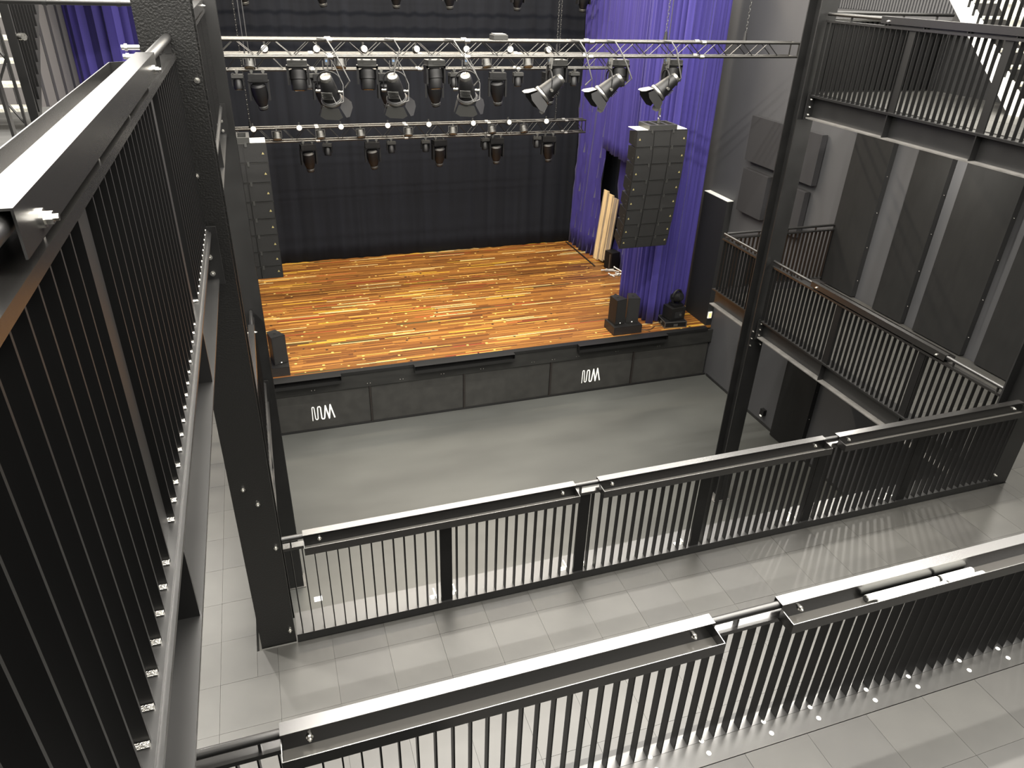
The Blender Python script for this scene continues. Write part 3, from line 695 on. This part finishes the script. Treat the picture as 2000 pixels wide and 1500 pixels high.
# ------------------------------------------------------------------ loudspeaker arrays
def line_array(label, xc, mirror):
    prof = [(12.84, -2.58), (12.82, -2.89), (12.82, -3.22), (12.84, -3.55), (12.88, -3.86), (12.91, -4.16), (12.95, -4.48), (13.00, -4.77), (13.05, -5.02)]
    prof = [(y, CAMZ + z * K) for y, z in prof]
    t = thing('line_array', label, 'loudspeaker', (xc, 12.84, prof[-1][1]), 0, None); z0 = prof[-1][1]
    wd_, dp = 1.10, .46
    for i in range(8):
        (ya, za), (yb, zb) = prof[i], prof[i + 1]
        a = math.atan2(yb - ya, za - zb)             # tilt
        H = math.hypot(yb - ya, za - zb) - .008
        mb = MB(); pr = [(-.55, 0), (.55, 0), (.46, dp), (-.46, dp)]
        lo = [(p, q + .05 * (1 if q else 0)) for p, q in pr]
        vs = [(p, q, 0) for p, q in pr] + [(p, q, 0) for p, q in pr]
        dz = .035
        vs = [(-.55, 0, 0), (.55, 0, 0), (.47, dp, dz), (-.47, dp, dz), (-.55, 0, H), (.55, 0, H), (.47, dp, H - dz), (-.47, dp, H - dz)]
        mb.add(vs, [(3, 2, 1, 0), (4, 5, 6, 7), (0, 1, 5, 4), (1, 2, 6, 5), (2, 3, 7, 6), (3, 0, 4, 7)])
        c = mb.build('cabinet', 'speaker', t, (0, yb - 12.84, zb - z0 + .004), (a * 1.0, 0, 0))
        for x0, x1 in ((-.54, -.19), (-.17, .17), (.19, .54)): MB().bx(x0, x1, -.012, 0, .012, H - .012).build('grille', 'grille', c)
        for s in (-1, 1):
            MB().prism([(s * .48 - .02, .13), (s * .48 + .02, .13), (s * .48, .17)], -.015, -.012, 'y').build('badge', 'yellow', c)
            MB().box((s * .23, -.016, H - .01), (.035, .012, .07)).build('rigging_link', 'fixgrey', c)
            xx = s * .545
            for zz in (.17, .10): MB().box((s * .530, .10, zz), (.008, .04, .022)).build('side_port', 'fixgrey', c)
        MB().bx(-.54, .54, -.006, .0, H - .002, H + .004).build('seam', 'fixgrey', c)
    f = MB(); zt = prof[0][1] - z0 + .01
    f.bx(-.30, -.25, -.02, .44, zt, zt + .09).bx(.25, .30, -.02, .44, zt, zt + .09).bx(-.25, .25, -.02, .02, zt, zt + .09).bx(-.25, .25, .40, .44, zt, zt + .09).bx(-.12, -.08, .02, .40, zt + .03, zt + .09).bx(.08, .12, .02, .40, zt + .03, zt + .09)
    f.build('rigging_frame', 'fixgrey', t)
    for e in (-.54, .30): MB().bx(e, e + .24, .02, .40, zt - .004, zt + .004).build('top_panel', 'stringer', t)
    MB().cyl((0, .2, zt + .09), (0, .2, zt + .16), .03, n=8).tube([(0, .2 + .04 * math.sin(k * .7), zt + .2 + .04 * math.cos(k * .7)) for k in range(10)], .01, 6).cyl((0, .2, zt + .24), (0, .2, zt + .36), .028, n=8).build('hoist_hook', 'silver', t)
    MB().cyl((0, .2, zt + .36), (0, .2, zt + 3.2), .008, n=6).build('hoist_chain', 'fixgrey', t)
    return t
line_array('curved black loudspeaker array hanging in front of the purple curtain', 7.40, False)
line_array('curved black loudspeaker array half hidden behind the slim left column', -.455, True)

# ------------------------------------------------------------------ things on the stage
def front_fill(label, x, y, rz, group=None, z=STG + .205):
    t = thing('fill_speaker', label, 'loudspeaker', (x, y, z), rz, group)
    pr = [(-.145, -.13), (.145, -.13), (.09, .20), (-.09, .20)]
    MB().prism(pr, 0, .62, 'z').build('cabinet', 'speaker', t)
    MB().bx(-.135, .135, -.136, -.13, .02, .60).build('grille', 'grille', t)
    MB().cyl((0, .03, .62), (0, .03, .623), .03, n=12).build('pole_socket', 'fixture', t)
    MB().bx(-.012, .012, -.14, -.136, .03, .05).build('badge', 'print', t)
    return t
def plinth(label, x0, x1, y0, y1, rz=0):
    t = thing('plinth', label, 'plinth', ((x0 + x1) / 2, (y0 + y1) / 2, STG + .004), rz); a, b = (x1 - x0) / 2, (y1 - y0) / 2
    MB().bx(-a, a, -b, b, 0, .185).build('box', 'plinth', t); MB().bx(-a, a, -b, b, .185, .20).build('lid', 'speaker', t)
plinth('low dark box under the speaker pair on the stage edge', 7.20, 7.92, 13.53, 14.05)
front_fill('tall black speaker of the pair, turned towards the stage middle', 7.375, 13.80, R(14))
front_fill('tall black speaker of the pair, nearer the purple curtain', 7.745, 13.80, R(-14))
plinth('low dark box under the lone speaker at the stage edge', -.6, -.02, 13.53, 14.05)
front_fill('lone black speaker beside the slim left column', -.21, 13.80, R(22))
fc = thing('flight_case_lid', 'low flight case tray with silver edges under the moving light', 'flight case', (8.86, 13.78, STG + .004), R(-6))
MB().bx(-.27, .27, -.22, .22, .012, .145).build('tray', 'fixture', fc)
mb = MB()
for z in (.0, .135):
    for y in (-.225, .215): mb.bx(-.28, .28, y, y + .012, z, z + .02)
    for x in (-.28, .268): mb.bx(x, x + .012, -.22, .22, z, z + .02)
for x in (-.28, .262):
    for y in (-.23, .212): mb.bx(x, x + .02, y, y + .02, 0, .155)
mb.build('edging', 'silver', fc); MB().cyl((-.285, 0, .07), (-.275, 0, .07), .04, n=12).bx(-.05, .05, -.232, -.222, .04, .1).build('catch', 'silver', fc)
ml = thing('floor_moving_light', 'large moving light with round yoke standing on the flight case tray', 'stage light', (8.90, 13.82, STG + .162), R(8))
MB().bx(-.2, .2, -.17, .17, 0, .30).build('base', 'speaker', ml)
MB().bx(-.10, .12, -.176, -.17, .05, .2).build('display_panel', 'blackwall', ml); MB().cyl((.06, -.19, .12), (.06, -.176, .12), .03, n=10).build('connector', 'silver', ml)
MB().tube([(.13 * math.cos(a) + .03, 0, .50 + .19 * math.sin(a)) for a in [R(-70 + k * 20) for k in range(17)]], .03, 8).build('yoke_ring', 'fixture', ml)
MB().bx(-.10, .16, -.12, .12, .30, .36).build('swivel', 'fixture', ml)
h = MB().lathe([(.07, -.14), (.11, -.11), (.12, .05), (.10, .13)], (.03, 0, .51), Euler((R(60), R(25), 0)).to_matrix()).build('head', 'fixture', ml)
MB().lathe([(.09, .131), (.06, .14)], (.03, 0, .51), Euler((R(60), R(25), 0)).to_matrix()).build('lens', 'glass', h)
tag(MB().tube([(8.55, 13.72, STG + .012), (8.4, 13.75, STG + .012), (8.22, 13.62, STG + .012), (8.1, 13.60, STG + .012), (8.0, 13.66, STG + .012)], .008, 6).build('floor_cable', 'cableblack'), 'thin black cable lying between flight case and speaker box', 'cable')
# timber flats, crate and pipe heap in the wing
for i, (x, y, m_, lb, wd_) in enumerate(((8.93, 18.42, 'ply', 'pale plywood flat leaning in the dark wing opening, deepest of three', .24), (8.965, 18.16, 'ply', 'pale plywood flat leaning in the middle of the wing stack', .235), (9.01, 17.92, 'plydark', 'greyed plywood flat leaning outermost of the wing stack', .235))):
    t = thing('plywood_flat', lb, 'board', (x, y, STG + .012), R(8))
    Rm = Euler((0, R(5), 0)).to_matrix()
    MB().box(Rm @ Vector((0, 0, 1.0)), (.03, wd_, 2.0 - i * .1), Rm).build('panel', m_, t)
    mb = MB()
    for s in (-1, 1): mb.box(Rm @ Vector((-.021, s * (wd_ / 2 - .015), 1.0)), (.012, .022, 1.98 - i * .1), Rm)
    mb.build('batten', 'plydark' if i < 2 else 'ply', t)
t = thing('black_crate', 'small glossy black crate beside the leaning plywood', 'crate', (9.03, 17.60, STG + .012), R(12))
MB().bx(-.12, .16, -.16, .16, 0, .50).build('box', 'fixture', t); MB().bx(-.125, -.12, -.10, -.06, .05, .45).build('edge_trim', 'silver', t)
rnd = random.Random(5)
for i in range(9):
    a = rnd.uniform(0, 3.14); ln = rnd.uniform(.26, .40); x, y = 8.88 + rnd.uniform(-.16, .24), 17.20 + rnd.uniform(-.28, .2); z = STG + .024 + .035 * (i // 4); tl = rnd.uniform(-.03, .03) if i < 7 else .25
    d = Vector((math.cos(a), math.sin(a), tl)) * ln / 2; c = Vector((x, y, z + abs(d.z)))
    tag(MB().cyl(c - d, c + d, .016, n=10).cyl(c + d * .8, c + d * 1.02, .021, n=10).build('plastic_pipe', 'pvc'), 'short white pipe in the loose heap by the black crate', 'pipe', 'white pipes heaped in the wing')

# ------------------------------------------------------------------ stairs on the upper galleries
def stair(label, x0, x1, y0, inner, ms):
    """open stair rising towards the stage; inner = +1 when the hall lies on +x"""
    t = thing('gallery_stair', label, 'staircase', ((x0 + x1) / 2, y0, L2)); h = (x1 - x0) / 2; n = 8; rise, run = .175, .20
    tm = MB().bx(-h + .03, h - .03, 0, .22, 0, .03).mesh('tread', 'tread')
    for i in range(n): put(tm, 'tread', t, (0, i * run, (i + 1) * rise - .03))
    for s in (-1, 1):
        x = s * h; hgt = n * rise; ln = n * run
        MB().prism([(-.05, 0), (.16, 0), (ln + .16, hgt), (ln + .16, hgt + .12), (ln - .05, hgt + .12), (-.05, .12)], x - .012, x + .012, 'x').build('stringer', ms if s == inner else 'stringer', t)
    x = inner * (h + .018)
    MB().bx(x - .035, x + .035, -.06, -.03, 0, 1.15).build('newel_post', 'bar', t)
    bmesh_ = MB().bx(-.03, .03, -.004, .004, 0, .86).mesh('baluster', 'bar')
    for i in range(15): put(bmesh_, 'baluster', t, (x, .05 + i * .105, .09 + (i * .105 + .05) * rise / run))
    ln = n * run; hgt = n * rise
    MB().cyl((x, -.07, 1.08), (x, ln, 1.08 + hgt), .021, n=10).build('handrail', 'steel', t)
    MB().cyl((x + .05 * inner, -.02, .75), (x + .09 * inner, -.05, .75), .03, n=10).build('knob', 'bolt', t)
    return t
stair('galvanised open stair behind the cream topped shelf', -2.70, -1.88, 7.75, 1, 'bar')
stair('galvanised open stair behind the upper right gallery railing', 8.92, 9.74, 6.9, -1, 'stringer')
t = thing('handrail_pipe', 'horizontal black pipe rail crossing in front of the purple curtain at upper left', 'handrail', (-1.85, 6.85, L2))
MB().cyl((0, 0, 1.055), (1.29, 0, 1.055), .021, n=12).build('pipe', 'steel', t)
MB().bx(.01, .03, -.04, .04, .002, 1.04).build('post', 'steel', t); MB().bx(1.26, 1.28, -.04, .04, .002, 1.04).build('post', 'steel', t)
for k in (.45, .95): MB().cyl((k, 0, 1.055), (k + .03, 0, 1.055), .026, n=12).build('sleeve', 'beam', t)
t = thing('scissor_gate', 'folding black scissor gate in front of the galvanised stair', 'gate', (-2.70, 7.45, L2))
for k in range(3):
    for s in (0, 1):
        for j in range(2):
            a = (k * .27, 0, .1 + j * .5); b = (k * .27 + .27, 0, .6 + j * .5)
            if s: a, b = (a[0], .012, b[2]), (b[0], .012, .1 + j * .5)
            MB().tube([a, b], .011, 6).build('bar', 'steel', t)
    for j in range(3): MB().cyl((k * .27 + .0, -.02, .1 + j * .5), (k * .27, .03, .1 + j * .5), .014, n=8).build('rivet', 'bolt', t)
MB().bx(-.02, .0, -.01, .02, .002, 1.2).build('upright', 'steel', t); MB().bx(.81, .83, -.01, .02, .002, 1.2).build('upright', 'steel', t)
t = thing('pipe_coupler', 'pair of bright pipe couplers on the pebbled column side', 'coupler', (-.575, 4.60, 8.10))
for z in (0, .045):
    MB().cyl((-.05, 0, z), (.0575, 0, z), .013, n=10).cyl((-.035, 0, z), (-.02, 0, z), .018, n=8).build('sleeve', 'bolt', t)

# ------------------------------------------------------------------ tubes in the tier shelf
zt_ = TIER + RH - .106 + .004
for i, (x0, x1, y, lb) in enumerate(((2.86, 3.36, 2.095, 'long white tube lying at the back of the drinks shelf'), (2.90, 3.38, 2.052, 'long white tube lying along the shelf lip'),
                                     (3.385, 3.62, 2.095, 'short white tube lying at the back of the drinks shelf'), (3.40, 3.66, 2.052, 'short white tube lying along the shelf lip'))):
    t = thing('white_tube', lb, 'tube', ((x0 + x1) / 2, y, zt_)); h = (x1 - x0) / 2
    MB().cyl((-h, 0, .0195), (h, 0, .0195), .0195, n=16).build('tube', 'white', t)
    for s in (-1, 1): MB().cyl((s * h, 0, .0195), (s * (h + .008), 0, .0195), .0175, n=12).build('end_cap', 'fixgrey', t)
# white sticker on the hall floor and exit style plate
tag(MB().bx(-.06, .06, -.05, .05, 0, .004).build('floor_sticker', 'print', None, (-.06, 8.55, 0.001)), 'small white sticker on the hall floor by the slim column', 'sticker')
t = thing('wall_socket_box', 'small black box on the wall under the right gallery', 'box', (XR - .001, 11.0, .25))
MB().bx(-.08, 0, -.06, .06, 0, .14).build('box', 'fixture', t); MB().bx(-.09, -.08, -.03, .03, -.03, .0).build('plug', 'print', t)
